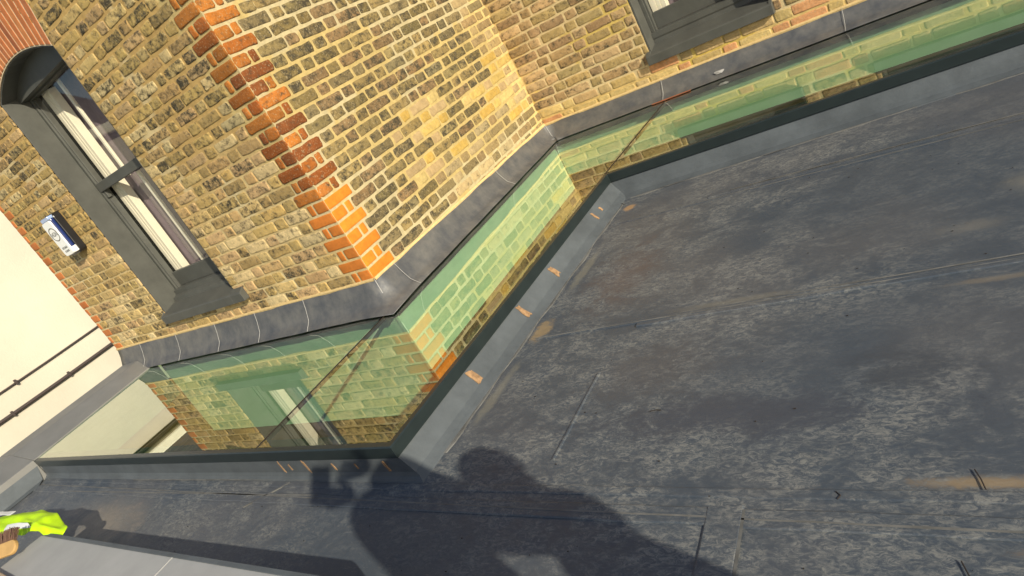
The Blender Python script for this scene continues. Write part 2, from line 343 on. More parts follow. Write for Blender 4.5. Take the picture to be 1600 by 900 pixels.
# dried adhesive patches on upstand
def smear(P, U, V, pts, name='adhesive_smear'):
    mb = MB(); n = len(pts); N_ = U.cross(V).normalized()*.0015
    a = [Vector(P)+U*u+V*v for u, v in pts]; mb.add([p-N_ for p in a]+[p+N_ for p in a], [tuple(range(n-1, -1, -1)), tuple(range(n, 2*n))]+[(i, (i+1) % n, n+(i+1) % n, n+i) for i in range(n)]); return mb.build(name, 'tanpatch', rl, fixn=True)
def blob(w, h, n=14, seed=0):
    r = random.Random(seed); out = []
    for i in range(n):
        a = 2*math.pi*i/n; sx = abs(math.cos(a))**.3*(1 if math.cos(a) > 0 else -1); sy = abs(math.sin(a))**.3*(1 if math.sin(a) > 0 else -1)
        k = r.uniform(.62, 1.1); out.append((sx*w*k, sy*h*k))
    return out
upB = Vector((.42, 0, -.55)).normalized()
for i, (y, wd, hh) in enumerate([(1.54, .017, .036), (1.96, .015, .038), (2.27, .015, .034), (2.78, .008, .026), (2.86, .008, .016)]):
    smear((-1.804-.0149*(y-1.116)+.0455, y, -.082), Vector((-.015, 1, 0)).normalized(), upB, blob(wd, hh, seed=i))
upA = Vector((0, -.06, -.6)).normalized()
for i, (x, wd, hh) in enumerate([(-2.50, .005, .028), (-2.44, .005, .018), (-2.33, .006, .030), (-2.16, .005, .018), (-2.03, .003, .012), (-1.87, .006, .024)]):
    smear((x, 1.116-.0225, -.082), Vector((1, 0, 0)), (upA+Vector((.35, 0, 0))).normalized(), blob(wd, hh, seed=20+i))

# ------------------------------------------------------------------ interior seen through the glass
inn = thing('interior_shaft', 'pale lined shaft and dark room seen below the green glass', 'room', (-3, 2.0, -2.5))
def wallplane(a, b, z0, z1, name, m, parent, t=.02):
    a = Vector(a); b = Vector(b); d = (b-a).normalized(); n = Vector((-d.y, d.x)); mb = MB()
    mb.prism([a[:], b[:], (b+n*t)[:], (a+n*t)[:]], z0, z1); return mb.build(name, m, parent)
pA0, pA1, pC0, pC1 = (-5.40, 2.125), (-2.70, 2.125), (-2.81, 4.285), (2.62, 4.285)
wallplane(pA0, (-2.69, 2.125), -.70, -.004, 'lining_board', 'lining', inn)
wallplane((-2.686, 2.12), (-2.796, 4.285), -.405, -.004, 'lining_board', 'lining', inn)
wallplane((-2.79, 4.283), pC1, -.29, -.004, 'lining_board', 'lining', inn)
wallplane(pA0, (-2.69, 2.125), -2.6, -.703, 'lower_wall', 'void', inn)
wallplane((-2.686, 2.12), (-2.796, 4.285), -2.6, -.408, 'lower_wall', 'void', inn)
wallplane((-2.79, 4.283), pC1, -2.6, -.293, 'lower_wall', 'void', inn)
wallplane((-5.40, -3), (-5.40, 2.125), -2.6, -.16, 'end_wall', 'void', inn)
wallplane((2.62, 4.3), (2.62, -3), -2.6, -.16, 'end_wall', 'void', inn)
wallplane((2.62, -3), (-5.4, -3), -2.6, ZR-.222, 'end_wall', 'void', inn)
fl = MB(); fl.prism([(-5.4, -3), (2.62, -3), (2.62, 4.3), (-5.4, 4.3)], -2.65, -2.6); fl.build('floor', 'blackwood', inn)

# ------------------------------------------------------------------ brick house
house = thing('brick_house', 'old yellow and brown brick house wall stepping back, with orange brick corners', 'house', (K1.x, K1.y, -.05))
CH, JT, BS, BH = .0664, .0098, .1903, .0907
Z0 = .2304-CH*4       # first bed joint centre
def lerp3(a, b, t): return tuple(a[i]+(b[i]-a[i])*t for i in range(3))
def fb(x, y, z, s=1.0): return noise.fractal(Vector((x*s, y*s, z*s)), 1.0, 2.0, 4)
def brick(mb, O, du, dn, u0, u1, z0, z1, c, soot, proud=.0035, rough=1.0, rnd=.25):
    w_, h_ = u1-u0, z1-z0
    if w_ < .008 or h_ < .01: return
    pts = []; r = min(w_, h_)*rnd
    per = [(u0, z0, 1, 1), (u1, z0, -1, 1), (u1, z1, -1, -1), (u0, z1, 1, -1)]
    corner = [(0, 1, 1, 0), (1, 0, 0, 1), (0, -1, -1, 0), (-1, 0, 0, -1)]
    def jt(s=1.0): return max(-.0035, min(.0035, random.gauss(0, .0013*rough*s)))
    ring = []
    edges = [((u0+r, z0), (u1-r, z0)), ((u1, z0+r), (u1, z1-r)), ((u1-r, z1), (u0+r, z1)), ((u0, z1-r), (u0, z0+r))]
    for e, ((a, b), (c_, d)) in enumerate(edges):
        k = 4 if (e % 2 == 0 and w_ > .12) else 3
        for i in range(k):
            t = i/(k-1); ring.append((a+(c_-a)*t+jt(), b+(d-b)*t+jt()))
    cu, cz = (u0+u1)/2, (z0+z1)/2; n = len(ring); vs = []; tilt = random.gauss(0, .0007*rough)
    for k, (ins, hh) in enumerate(((0.0, -.006), (.0022, proud*.7), (.008, proud))):
        for (u, z) in ring:
            fu = max(0, 1-ins/(w_/2)); fz = max(0, 1-ins/(h_/2)); uu = cu+(u-cu)*fu; zz = cz+(z-cz)*fz
            vs.append(O+du*uu+Vector((0, 0, zz))+dn*(hh+(0 if k == 0 else tilt*(uu-cu)/w_*2+random.gauss(0, .00035*rough))))
    vs.append(O+du*cu+Vector((0, 0, cz))+dn*(proud+random.gauss(0, .0005*rough)))
    fs = []
    for k in (0, 1):
        for i in range(n): fs.append((k*n+i, k*n+(i+1) % n, (k+1)*n+(i+1) % n, (k+1)*n+i))
    for i in range(n): fs.append((2*n+i, 2*n+(i+1) % n, 3*n))
    mb.add(vs, fs, (*(c if c[0] > 2.2*c[1] else warm(c)), soot))

def jit(c, s): k = random.uniform(1-s, 1+s); h = random.gauss(0, s*.12); return (max(0, c[0]*k*(1+h)), c[1]*k, max(0, c[2]*k*(1-h)))
def face_brick(mbs, O, du, dn, u0, u1, z0, z1, wall, cnr):
    """cnr: 'q' near squint corner (orange), 'l' left end orange, None"""
    uc, zc = (u0+u1)/2, (z0+z1)/2; P = O+du*uc
    if cnr:
        new = zc < .62
        if wall == 'A' and cnr == 'l': c = jit((.56, .19, .055), .15); brick(mbs['redl'], O, du, dn, u0, u1, z0, z1, c, 0, .003, .7, .12); return
        if new:
            c = jit((.66, .21, .022) if wall == 'B' else (.58, .185, .03), .12); brick(mbs['red'], O, du, dn, u0, u1, z0, z1, c, 0, .003, .35, .08)
        else:
            c = random.choice([(.40, .13, .025), (.33, .10, .022), (.46, .165, .03), (.22, .07, .02), (.42, .15, .03)]); c = jit(c, .2)
            brick(mbs['brick'], O, du, dn, u0, u1, z0, z1, c, .19 if wall == 'A' else .22, .0055, 1.3, .14)
        return
    if wall == 'A':
        hi = max(0, min(1, (zc-.75+.25*fb(P.x, 0, zc, 1.7))/.35))       # upper old zone with smeared mortar
        c = random.choice([(.50, .355, .15), (.44, .31, .135), (.56, .41, .20), (.48, .32, .16), (.40, .28, .13), (.62, .48, .28), (.53, .36, .20)])
        c = lerp3((c[0]*1.12, c[1]*1.10, c[2]*1.15), c, hi); c = jit(c, .14)
        soot = .19+.08*random.random()+.03*hi+.07*(random.random() < .2)
        sh = .0022*hi-.0008
        brick(mbs['brick'], O, du, dn, u0+sh, u1-sh, z0+sh*1.3, z1-sh*1.3, c, soot, .0030, 1.2+.8*hi, .12)
    elif wall == 'B':
        # reclaimed yellow bricks patch around y 2.8-4.2 low
        py = P.y; patch = 0
        for (a, b, z_a, z_b) in ((2.72, 3.40, .40, .74), (3.35, 4.05, .42, .60), (3.9, 4.32, .30, .78)):
            if a < py < b and z_a+.06*fb(py, 3, zc, 3) < zc < z_b+.05*fb(py, 9, zc, 3): patch = 1
        if patch and random.random() < .68:
            c = jit(random.choice([(.52, .37, .14), (.56, .42, .20), (.50, .33, .10), (.42, .30, .18)]), .1); soot = .02+.06*random.random()
        elif zc < .42 and py > 2.9 or py > 3.95:
            c = jit(random.choice([(.36, .26, .14), (.30, .21, .12), (.44, .33, .2), (.24, .18, .1)]), .15); soot = .17+.07*random.random()
        else:
            c = jit(random.choice([(.27, .20, .10), (.22, .165, .08), (.34, .25, .12), (.22, .17, .10), (.27, .175, .10)]), .2); soot = .25+.08*random.random()
        sh = .0015
        brick(mbs['brick'], O, du, dn, u0+sh, u1-sh, z0+sh, z1-sh, c, soot, .0028, 1.4, .11)
    else:
        c = random.choice([(.46, .31, .18), (.40, .27, .15), (.52, .36, .22), (.42, .31, .16), (.36, .24, .15)]); soot = .19+.08*random.random()
        if zc < .20: c = random.choice([(.55, .38, .22), (.60, .30, .16), (.50, .36, .2), (.58, .42, .2)]); soot = .06
        brick(mbs['brick'], O, du, dn, u0, u1, z0, z1, jit(c, .14), soot, .0030, 1.1, .10)

def build_wall(wall, O, du, dn, L, openings, zbot, ztop, parity, ends):
    mbs = {'brick': MB(), 'red': MB(), 'redl': MB()}
    row = 0; z = Z0
    while z < ztop:
        zb, zt = z+JT/2, z+CH-JT/2
        p = (row+parity) % 2; u = 0.0; seq = []
        if p == 0: items = ['S', 'H']; first = []
        else: items = ['S', 'H']; first = ['H', 'C']
        if wall == 'C': u = -.02-.1*random.random()*0 - (.12 if p else .0)
        lens = {'S': BS, 'H': BH, 'C': .042}; k = 0; lst = list(first)
        while u < L+.02:
            kind = lst.pop(0) if lst else items[k % 2]
            if not lst and not (kind in 'C'): k += (0 if (first and len(seq) < len(first)) else 1)
            ln = lens[kind]; j = random.gauss(0, .003) if wall != 'x' else 0
            seq.append((u, u+ln, kind, len(seq))); u += ln+JT
        for (a, b, kind, idx) in seq:
            if a > .15: a += random.gauss(0, .0035); b += random.gauss(0, .0035)
            dz = .0015*fb(a*2, row, 0, 1.0)
            cnr = None
            if ends[0] == 'q' and ((p == 0 and idx == 0) or (p == 1 and idx < 2)): cnr = 'q'
            a = max(a, 0.0 if ends[0] != 'q' else a); bb = min(b, L)
            if bb-a < .012: continue
            if wall == 'A' and bb > L-(.105 if row % 2 else .055):
                s = L-(.10 if row % 2 else .05)
                if a < s-.03: pieces = [(a, s-JT, cnr), (s, L, 'l')]
                else: pieces = [(s, L, 'l')] if a <= s or bb >= L-.01 else []
                if a > s: pieces = []
                if a >= s-.03 and a <= s: pieces = [(a, L, 'l')]
            else: pieces = [(a, bb, cnr)]
            for (pa, pb, cn) in pieces:
                cuts = [(pa, pb)]
                for (o0, o1, oz0, oz1) in openings:
                    if zt > oz0+.012 and zb < oz1:
                        nc = []
                        for (x, y) in cuts:
                            if y <= o0 or x >= o1: nc.append((x, y)); continue
                            if x < o0-.012: nc.append((x, o0-.002))
                            if y > o1+.012: nc.append((o1+.002, y))
                        cuts = nc
                for (x, y) in cuts: face_brick(mbs, O, du, dn, x, y, zb+dz, zt+dz, wall, cn)
        z += CH; row += 1
    # mortar bed: grid sheet with opening holes
    us = {0.0, L}; zs = {zbot, ztop}
    for (o0, o1, oz0, oz1) in openings: us |= {min(max(o0, 0), L), min(max(o1, 0), L)}; zs |= {oz0, min(oz1, ztop)}
    def fill(s, st):
        s = sorted(s); out = []
        for a, b in zip(s, s[1:]):
            n = max(1, int((b-a)/st)); out += [a+(b-a)*i/n for i in range(n)]
        return out+[s[-1]]
    us = fill(us, .03); zs = fill(zs, .03); vs = []; cs = []; mb = MB()
    for zz in zs:
        for uu in us:
            P = O+du*uu; nz_ = fb(P.x+3, P.y, zz, 6)
            if wall == 'A':
                hi = max(0, min(1, (zz-.75+.25*fb(P.x, 0, zz, 1.7))/.3)); c = lerp3((.60, .46, .27), (.50, .335, .155), hi)
                if uu < .22 and zz > .62: c = (.55, .42, .22)
                if fb(P.x+7, 5, zz, 2.2) > .28: c = lerp3(c, (.66, .56, .40), .6)
            elif wall == 'B':
                c = (.50, .42, .29); yel = fb(P.y+2, 1, zz, 2.0); k = 0
                for (a, b, z_a, z_b) in ((2.6, 4.15, .30, .82), (2.2, 3.1, .95, 1.3), (3.2, 4.3, .72, 1.0)):
                    if a < P.y+.05*nz_ < b and z_a+.08*nz_ < zz < z_b+.08*nz_: k = 1
                k = max(k, 1 if yel > .35 else 0); c = lerp3(c, (.50, .36, .14), .65*k)
                if P.y > 4.12: c = (.62, .46, .24)
            else:
                c = (.62, .49, .32)
                if uu < .1: c = (.62, .46, .25)
                if zz < .17: c = (.62, .44, .20)
                if fb(P.x, 2, zz, 2.5) > .3: c = lerp3(c, (.58, .42, .10), .7)
            k = 1+.10*nz_; vs.append(P+Vector((0, 0, zz))+dn*(.0006*nz_ if 0 < uu < L else 0)); cs.append((*warm(c, k), 1))
    nu = len(us); fs = []
    for j in range(len(zs)-1):
        for i in range(nu-1):
            um = (us[i]+us[i+1])/2; zm = (zs[j]+zs[j+1])/2
            if any(o0 < um < o1 and oz0 < zm < oz1 for (o0, o1, oz0, oz1) in openings): continue
            fs.append((j*nu+i, j*nu+i+1, (j+1)*nu+i+1, (j+1)*nu+i))
    mb.add(vs, fs); mb.c = cs
    body = mb.build('wall', 'mortar', house, attr=True)
    # thickness behind the openings' edges
    mbs['brick'].build('brick_facing', 'brick', body, smooth=True, attr=True)
    if mbs['red'].v: mbs['red'].build('orange_brick_facing', 'redbrick', body, smooth=True, attr=True, label='bright orange bricks at the wall edge')
    if mbs['redl'].v: mbs['redl'].build('orange_end_bricks', 'redbrick', body, smooth=True, attr=True, label='orange bricks down the far left edge of the wall')
    return body
X_ = Vector((1, 0, 0)); Y_ = Vector((0, 1, 0))
W1 = (-4.80, -3.865, .30, 2.005); W2 = (-1.85, -1.075, .26, 2.2); W3 = (-.66, .30, .26, 2.2)
LA = K1.x-XA; dB = (K2-K1); LB = dB.length; dB.normalize(); nB = Vector((dB.y, -dB.x, 0))
build_wall('A', K1, -X_, -Y_, LA, [(K1.x-W1[1], K1.x-W1[0], W1[2], W1[3])], -.004, TOP, 0, ('q', 'l'))
build_wall('B', K1, dB, nB, LB, [], -.004, TOP, 1, ('q', None))
build_wall('C', K2, X_, -Y_, 5.6, [(W2[0]-K2.x, W2[1]-K2.x, W2[2], W2[3]), (W3[0]-K2.x, W3[1]-K2.x, W3[2], W3[3])], -.004, TOP, 0, (None, None))
# return wall at far left, back of the house and flat top
hb = MB(); hb.prism([(XA+.001, 2.44), (-3.0, 2.44), (-3.1, 4.61), (2.8, 4.61), (2.8, 7), (XA+.001, 7)], TOP-.02, TOP+.06); hb.build('roof', 'slate', house)
hb = MB(); hb.prism([(-3.12, 4.62), (2.8, 4.62), (2.8, 7), (XA+.001, 7), (XA+.001, 2.45), (XA+.3, 2.45), (XA+.3, 6.7), (2.5, 6.7), (2.5, 4.9), (-3.12, 4.9)], -4.9, TOP-.02); hb.build('rear_wall', 'mortar', house)

# yellow pointing along the top of the lead
ZL = [(0, .172), (LA, .178)]
def leadtop_A(u): return .160+.018*u/LA*0+.004*math.sin(u*9)*.3+.010*(u/LA)
def pointing(O, du, dn, L, zf, name='pointing_fillet'):
    mb = MB(); n = int(L/.03); vs = []; fs = []
    for i in range(n+1):
        u = L*i/n; z = zf(u); j = .003*noise.noise(Vector((u*14, O.x, 1)))
        P = O+du*u
        for (d, dz) in ((-.002, .012+j), (.006, .010+j), (.009, .001), (.006, -.008), (-.002, -.008)): vs.append(P+dn*d+Vector((0, 0, z+dz)))
    for i in range(n):
        for k in range(4): fs.append((i*5+k, i*5+k+1, (i+1)*5+k+1, (i+1)*5+k))
    mb.add(vs, fs, (.66, .48, .22, 1)); return mb.build(name, 'mortar', house, attr=True)
zfA = lambda u: .163+.012*u/LA; zfB = lambda u: .163-.040*u/LB; zfC = lambda u: .118-.010*min(1, u/2.0)
pointing(K1, -X_, -Y_, LA, zfA); pointing(K1, dB, nB, LB, zfB); pointing(K2, X_, -Y_, 5.4, zfC)

# lead flashing swept around the corners
def lead_sweep():
    path = []   # (point, outward, ztop, noise)
    for u, n in ((LA, None),): pass
    pts = []
    nA = 40
    for i in range(nA+1): u = LA*(1-i/nA); pts.append((K1-X_*u, -Y_, zfA(u)))
    mit = (-Y_+nB).normalized(); mit = mit/ (mit.dot(nB)); pts[-1] = (K1, mit, zfA(0))
    nb = 30
    for i in range(1, nb+1): u = LB*i/nb; pts.append((K1+dB*u, nB, zfB(u)))
    mit2 = (nB-Y_).normalized(); mit2 = mit2/(mit2.dot(nB)); pts[-1] = (K2, mit2, zfC(0))
    nc = 60
    for i in range(1, nc+1): u = 5.4*i/nc; pts.append((K2+X_*u, -Y_, zfC(u)))
    prof = [(.002, 1.0), (.006, .97), (.022, .62), (.046, .30), (.060, .21), (.068, .185), (.092, .055), (.096, .045), (.090, .035), (.05, .10), (.002, .10)]
    mb = MB(); vs = []; fs = []; n = len(prof)
    for i, (P, nn, zt) in enumerate(pts):
        for k, (d, f) in enumerate(prof):
            a = noise.noise(Vector((P.x*5, P.y*5, k*.35)))*.006*(0 if k < 1 else 1)+noise.noise(Vector((P.x*17, P.y*17, k*.5)))*.0025*(0 if k < 1 else 1)
            cd_ = min((P-K1).length, (P-K2).length); extra = .016*math.exp(-(cd_/.06)**2)*(1 if 3 < k < 9 else 0)
            vs.append(P+nn*(d+a+extra)+Vector((0, 0, zt*f+a*.5*(1 if k not in (7, 8) else .25))))
    for i in range(len(pts)-1):
        for k in range(n): fs.append((i*n+k, i*n+(k+1) % n, (i+1)*n+(k+1) % n, (i+1)*n+k))
    fs += [tuple(range(n)), tuple(range(len(pts)*n-1, (len(pts)-1)*n-1, -1))]
    mb.add(vs, fs); return mb.build('lead_flashing', 'lead', house, smooth=True)
lead = lead_sweep()
def lead_joint(P, nn, zt, du, slant=0, r=.0013):
    pts = [(.006, .99), (.024, .66), (.050, .31), (.066, .215), (.098, .055)]
    mb = MB(); mb.tube([P+nn*(d+.004)+Vector((0, 0, zt*f+.003))+du*(slant*(i/4.0)) for i, (d, f) in enumerate(pts)], r, 6)
    mb.build('sealant_joint', 'sealant', lead)
for u in (.62, 1.13, 1.62, 2.17, 2.75): lead_joint(K1-X_*u*1.0, -Y_, zfA(u), -X_, .0)
for u in (.16, 1.34): lead_joint(K1+dB*u, nB, zfB(u), dB, .0)
for u in (.95, 2.05, 3.3): lead_joint(K2+X_*u, -Y_, zfC(u), X_, 0)
lead_joint(K1, (-Y_+nB)*.7, zfA(0), X_, 0, .0022); lead_joint(K2, (-Y_+nB)*.75, zfC(0), X_, 0, .0022)
# white splash on lead
mb = MB(); bmx = [(.03*math.cos(a)*(1+.25*math.sin(3*a)), .012*math.sin(a)*(1+.3*math.cos(2*a))) for a in [i*.45 for i in range(14)]]
P = K2+X_*1.33-Y_*.058
mb.add([P+Vector((u, -.55*(-v), .037+v)) for u, v in bmx]+[P+Vector((0, -.006, .041))], [(i, (i+1) % 14, 14) for i in range(14)]); mb.build('mortar_splash', 'sealant', lead)
# red-orange slip of brick under the lead at joint
mb = MB(); mb.box((-1.93, 4.19, .003), (-1.66, 4.206, .008)); mb.build('copper_clip', 'copper', lead, bevel=.002)

# ------------------------------------------------------------------ windows
def window(nm, W, y, arch, label, deep=.155):
    xl, xr, zb, zt = W
    fr = MB()
    # reveal lining boards (left, right), head and outer casing
    t = .012
    zs = zt if arch else zt
    fr.box((xl, y+.003, zb), (xl+t, y+deep, zt)); fr.box((xr-t, y+.003, zb), (xr, y+deep, zt))
    zh = zt-.12 if arch else zt-.05
    # head board following arch: slices
    if arch:
        n = 10; vs = []; fs = []
        for i in range(n+1):
            s_ = i/n; x = xl+t+(xr-xl-2*t)*s_; za = zt-.11+.105*(1-(2*s_-1)**2)
            for yy in (y+.004, y+deep): vs += [(x, yy, za), (x, yy, za+.02)]
        for i in range(n):
            a = i*4; b = a+4; fs += [(a, b, b+2, a+2), (a+1, a+3, b+3, b+1), (a, a+1, b+1, b), (a+2, b+2, b+3, a+3)]
        fr.add(vs, fs)
        fr.box((xl+t, y+.10, zh-.02), (xr-t, y+deep, zt-.005))
    else: fr.box((xl+t, y+.004, zh), (xr-t, y+deep, zt-.002))
    f = fr.build('window_frame', 'greypaint', house, bevel=.0015, label=label)
    # sash box
    sb = MB(); yb = y+deep; w1 = .022
    sb.box((xl+t, yb, zb), (xl+t+w1, yb+.05, zh)); sb.box((xr-t-w1, yb, zb), (xr-t, yb+.05, zh)); sb.box((xl+t+w1, yb, zh-.03), (xr-t-w1, yb+.05, zh))
    sb.box((xl+t+w1, yb+.012, zb+.1), (xl+t+w1+.012, yb+.05, zh-.03)); sb.box((xr-t-w1-.012, yb+.012, zb+.1), (xr-t-w1, yb+.05, zh-.03))
    sb.build('sash_box', 'greypaint', f, bevel=.0015)
    zm = (1.20, 1.258) if arch else (1.15, 1.21)
    a, b = xl+t+w1+.012, xr-t-w1-.012
    r = MB(); r.box((a-.012, yb-.006, zm[0]), (b+.012, yb+.035, zm[1])); r.box((a-.01, yb+.004, zm[0]-.05), (a+.02, yb+.03, zm[0])); r.box((b-.02, yb+.004, zm[0]-.05), (b+.01, yb+.03, zm[0]))
    r.build('meeting_rail', 'greypaint', f, bevel=.003)
    r = MB(); r.box((a, yb+.034, zb+.13), (b, yb+.07, zb+.235)); r.build('bottom_rail', 'greypaint', f, bevel=.003)
    for (z0, z1, yy) in ((zm[1], zh-.03, yb+.02), (zb+.235, zm[0], yb+.05)):
        gmb = MB(); gmb.add([(a, yy, z0), (b, yy, z0), (b, yy, z1), (a, yy, z1)], [(0, 1, 2, 3)]); gmb.build('window_pane', 'winglass', f, fixn=False)
    # cream inner stile with grooves + slim inner bar
    c = MB()
    for (x0, x1, yy) in ((a-.005, a+.034, yb+.072), (a+.0355, a+.062, yb+.074), (a+.0635, a+.094, yb+.076)): c.box((x0, yy, zb+.10), (x1, yb+.13, zh-.02))
    c.box((a+.31*(b-a)-.012, yb+.072, zm[0]), (a+.31*(b-a)+.010, yb+.09, zh-.02))
    c.box((a+.45*(b-a)-.012, yb+.072, zb+.1), (a+.45*(b-a)+.012, yb+.09, zm[0]-.001))
    c.build('inner_casing', 'cream', f, bevel=.002)
    cu = MB(); n = 40
    vs = []; fs = []
    for i in range(n+1):
        x = a+.02+(b-a-.04)*i/n; yy = yb+.15+.006*math.sin(i*1.3)
        vs += [(x, yy, zb), (x, yy, zt)]
    fs = [(2*i, 2*i+2, 2*i+3, 2*i+1) for i in range(n)]; cu.add(vs, fs); cu.build('curtain', 'curtain', f, smooth=True)
    bx = MB(); bx.box((xl-.02, yb+.13, zb-.05), (xl, yb+.6, zt+.1)); bx.box((xr, yb+.13, zb-.05), (xr+.02, yb+.6, zt+.1)); bx.box((xl-.02, yb+.6, zb-.05), (xr+.02, yb+.62, zt+.1)); bx.box((xl, yb+.13, zt), (xr, yb+.6, zt+.02)); bx.box((xl, yb+.13, zb-.02), (xr, yb+.6, zb))
    bx.build('room_lining', 'blackwood', f)
    # sill: stepped and sloped
    sl_ = MB(); x0 = xl+.004 if arch else xl-.02; x1 = xr+.11 if arch else xr+.006; yf = y-.045
    U = Vector((0, 1, 0)); V = Vector((0, 0, 1))
    prof = [(yf-y, -.03), (yf-y, .022), (yf-y+.006, .030), (.10, .062), (.104, .085), (deep-.02, .095), (deep-.018, .125), (deep+.036, .13), (deep+.036, -.03)]
    sl_.extr(prof, Vector((xl+.0125, y, zb)), None, U, V, Vector((xr-xl-.025, 0, 0)))
    sl_.build('sill', 'greypaint', f, bevel=.0015)
    for (h0, h1) in ((x0, xl+.0125), (xr-.0125, x1)):
        hn = MB(); hn.extr([(yf-y, -.03), (yf-y, .022), (yf-y+.006, .030), (-.005, .048), (-.005, -.03)], Vector((h0, y, zb)), None, U, V, Vector((h1-h0, 0, 0)))
        hn.build('sill_horn', 'greypaint', f, bevel=.002)
    if arch:
        ar = MB(); n = 19; cx = (xl+xr)/2
        for i in range(n):
            s0 = (i+.11)/n; s1 = (i+.89)/n; c_ = jit(random.choice([(.50, .17, .06), (.36, .12, .05), (.56, .22, .08), (.42, .15, .06)]), .15)
            def pt(s_, top):
                x = xl+(xr-xl)*s_; za = zt-.11+.105*(1-(2*s_-1)**2)+.012
                ang = (s_-.5)*.55; h = .30 if top else 0
                return (x+math.sin(ang)*h, za+math.cos(ang)*h)
            q = [pt(s0, 0), pt(s1, 0), pt(s1, 1), pt(s0, 1)]
            ar.add([(x, y-.0075, z) for x, z in q]+[(x, y+.1, z) for x, z in q], [(0, 3, 2, 1), (4, 5, 6, 7), (0, 1, 5, 4), (1, 2, 6, 5), (2, 3, 7, 6), (3, 0, 4, 7)], (*c_, 0))
        ar.build('red_brick_arch', 'redbrick', f, attr=True, bevel=.002)
        am = MB(); vs = []; fs = []
        for i in range(21):
            s_ = i/20; x = xl+(xr-xl)*s_; za = zt-.11+.105*(1-(2*s_-1)**2)+.006; ang = (s_-.5)*.55
            for yy in (y-.004, y+.1):
                vs += [(x, yy, za), (x+math.sin(ang)*.315, yy, za+math.cos(ang)*.315)]
        for i in range(20):
            a_ = i*4; b_ = a_+4; fs += [(a_, b_, b_+1, a_+1), (a_+2, a_+3, b_+3, b_+2), (a_, a_+2, b_+2, b_), (a_+1, b_+1, b_+3, a_+3)]
        am.add(vs, fs, (.72, .58, .38, 1)); am.build('arch_mortar', 'mortar', f, attr=True)
    return f
window('w1', W1, 2.13, True, 'tall dark grey sash window with a red brick arch')
window('w2', W2, 4.30, False, 'dark grey sash window low in the recessed wall', .12)
window('w3', W3, 4.30, False, 'dark grey window at the right end of the recessed wall', .12)

# ------------------------------------------------------------------ left coping
cp = thing('parapet_coping', 'flat grey metal coping running away beside the left end of the glass', 'coping', (-5.6, .5, ZR))
mb = MB(); U = Vector((1, 0, 0)); V = Vector((0, 0, 1))
def cop(y0, y1, xi0, xi1):
    prof0 = [(XA-.0, -.3), (XA-.01, .05), (-5.60, .058), (xi0, .006), (xi0+.004, -.03), (xi0+.004, -.3)]
    prof1 = [(XA-.0, -.3), (XA-.01, .05), (-5.60, .058), (xi1, .006), (xi1+.004, -.03), (xi1+.004, -.3)]
    n = 6; mb.add([(x, y0, z) for x, z in prof0]+[(x, y1, z) for x, z in prof1], [tuple(range(n)), tuple(range(2*n-1, n-1, -1))]+[(i, n+i, n+(i+1) % n, (i+1) % n) for i in range(n)])
M['coping'] = mat('grey_metal_coping', (.19, .185, .17), rough=.5, spec=.4, var=.2, scale=3, bump=.0008, bscale=20)
cop(2.10, 1.09, -5.38, -5.268); cop(1.088, -3.0, -5.268, -5.30)
mb.build('cap', 'coping', cp, bevel=.004)
mb = MB(); mb.add([(-5.268, 1.09, -.012), (-5.296, -3, -.012), (-5.25, 1.05, ZR+.012), (-5.27, -3, ZR+.012), (-5.20, 1.0, ZR+.004), (-5.22, -3, ZR+.004), (-5.5, 1.09, ZR-.02), (-5.5, -3, ZR-.02), (-5.5, 1.09, -.012), (-5.5, -3, -.012)],
                  [(0, 1, 3, 2), (2, 3, 5, 4), (4, 5, 7, 6), (6, 7, 9, 8), (8, 9, 1, 0), (0, 2, 4, 6, 8), (1, 9, 7, 5, 3)]); mb.build('inner_upstand', 'upstand', cp)

# ------------------------------------------------------------------ neighbour building far left
nb_ = thing('neighbour_house', 'plain cream rendered neighbouring building beyond the coping', 'house', (-12.5, 3, -5))
mb = MB(); mb.box((-18, -2, -4.98), (-12, 11, 2.16)); mb.build('wall', 'render', nb_)
mb = MB(); mb.box((-12.2, -2.2, 2.175), (-11.95, 11.2, 2.24)); mb.build('soffit', 'blackwood', nb_)
mb = MB(); mb.box((-12.15, -2.3, 2.25), (-11.80, 11.3, 2.42)); mb.build('gutter', 'cream', nb_, bevel=.03)
rf = MB()
pr = []
for i in range(24):
    x = -11.86-i*.24; z = 2.43+i*.13; pr += [(x, z), (x, z+.05), (x-.235, z+.165)]
pr += [(-18, 5.4), (-18, 2.43)]
rf.extr(pr, Vector((0, -2.4, 0)), None, Vector((1, 0, 0)), Vector((0, 0, 1)), Vector((0, 13.8, 0)))
rf.build('roof', 'slate', nb_)
def sag(y0, y1, x, z0, z1, r, name, cl):
    mb = MB(); mb.tube([(x, y0+(y1-y0)*i/20, z0+(z1-z0)*i/20-.01*math.sin(i*.9)) for i in range(21)], r, 8); c = mb.build(name, 'cable', nb_, smooth=True)
    for k in cl:
        q = MB(); yy = y0+(y1-y0)*k; zz = z0+(z1-z0)*k; q.box((x-.02, yy-.015, zz-.04), (x+.03, yy+.015, zz+.04)); q.build('clip', 'cable', c, bevel=.005)
    return c
sag(-1.9, 10, -11.96, -.225, -.20, .013, 'cable', (.41,)); sag(-1.9, 10, -11.95, -.54, -.57, .026, 'pipe', (.385, .46))

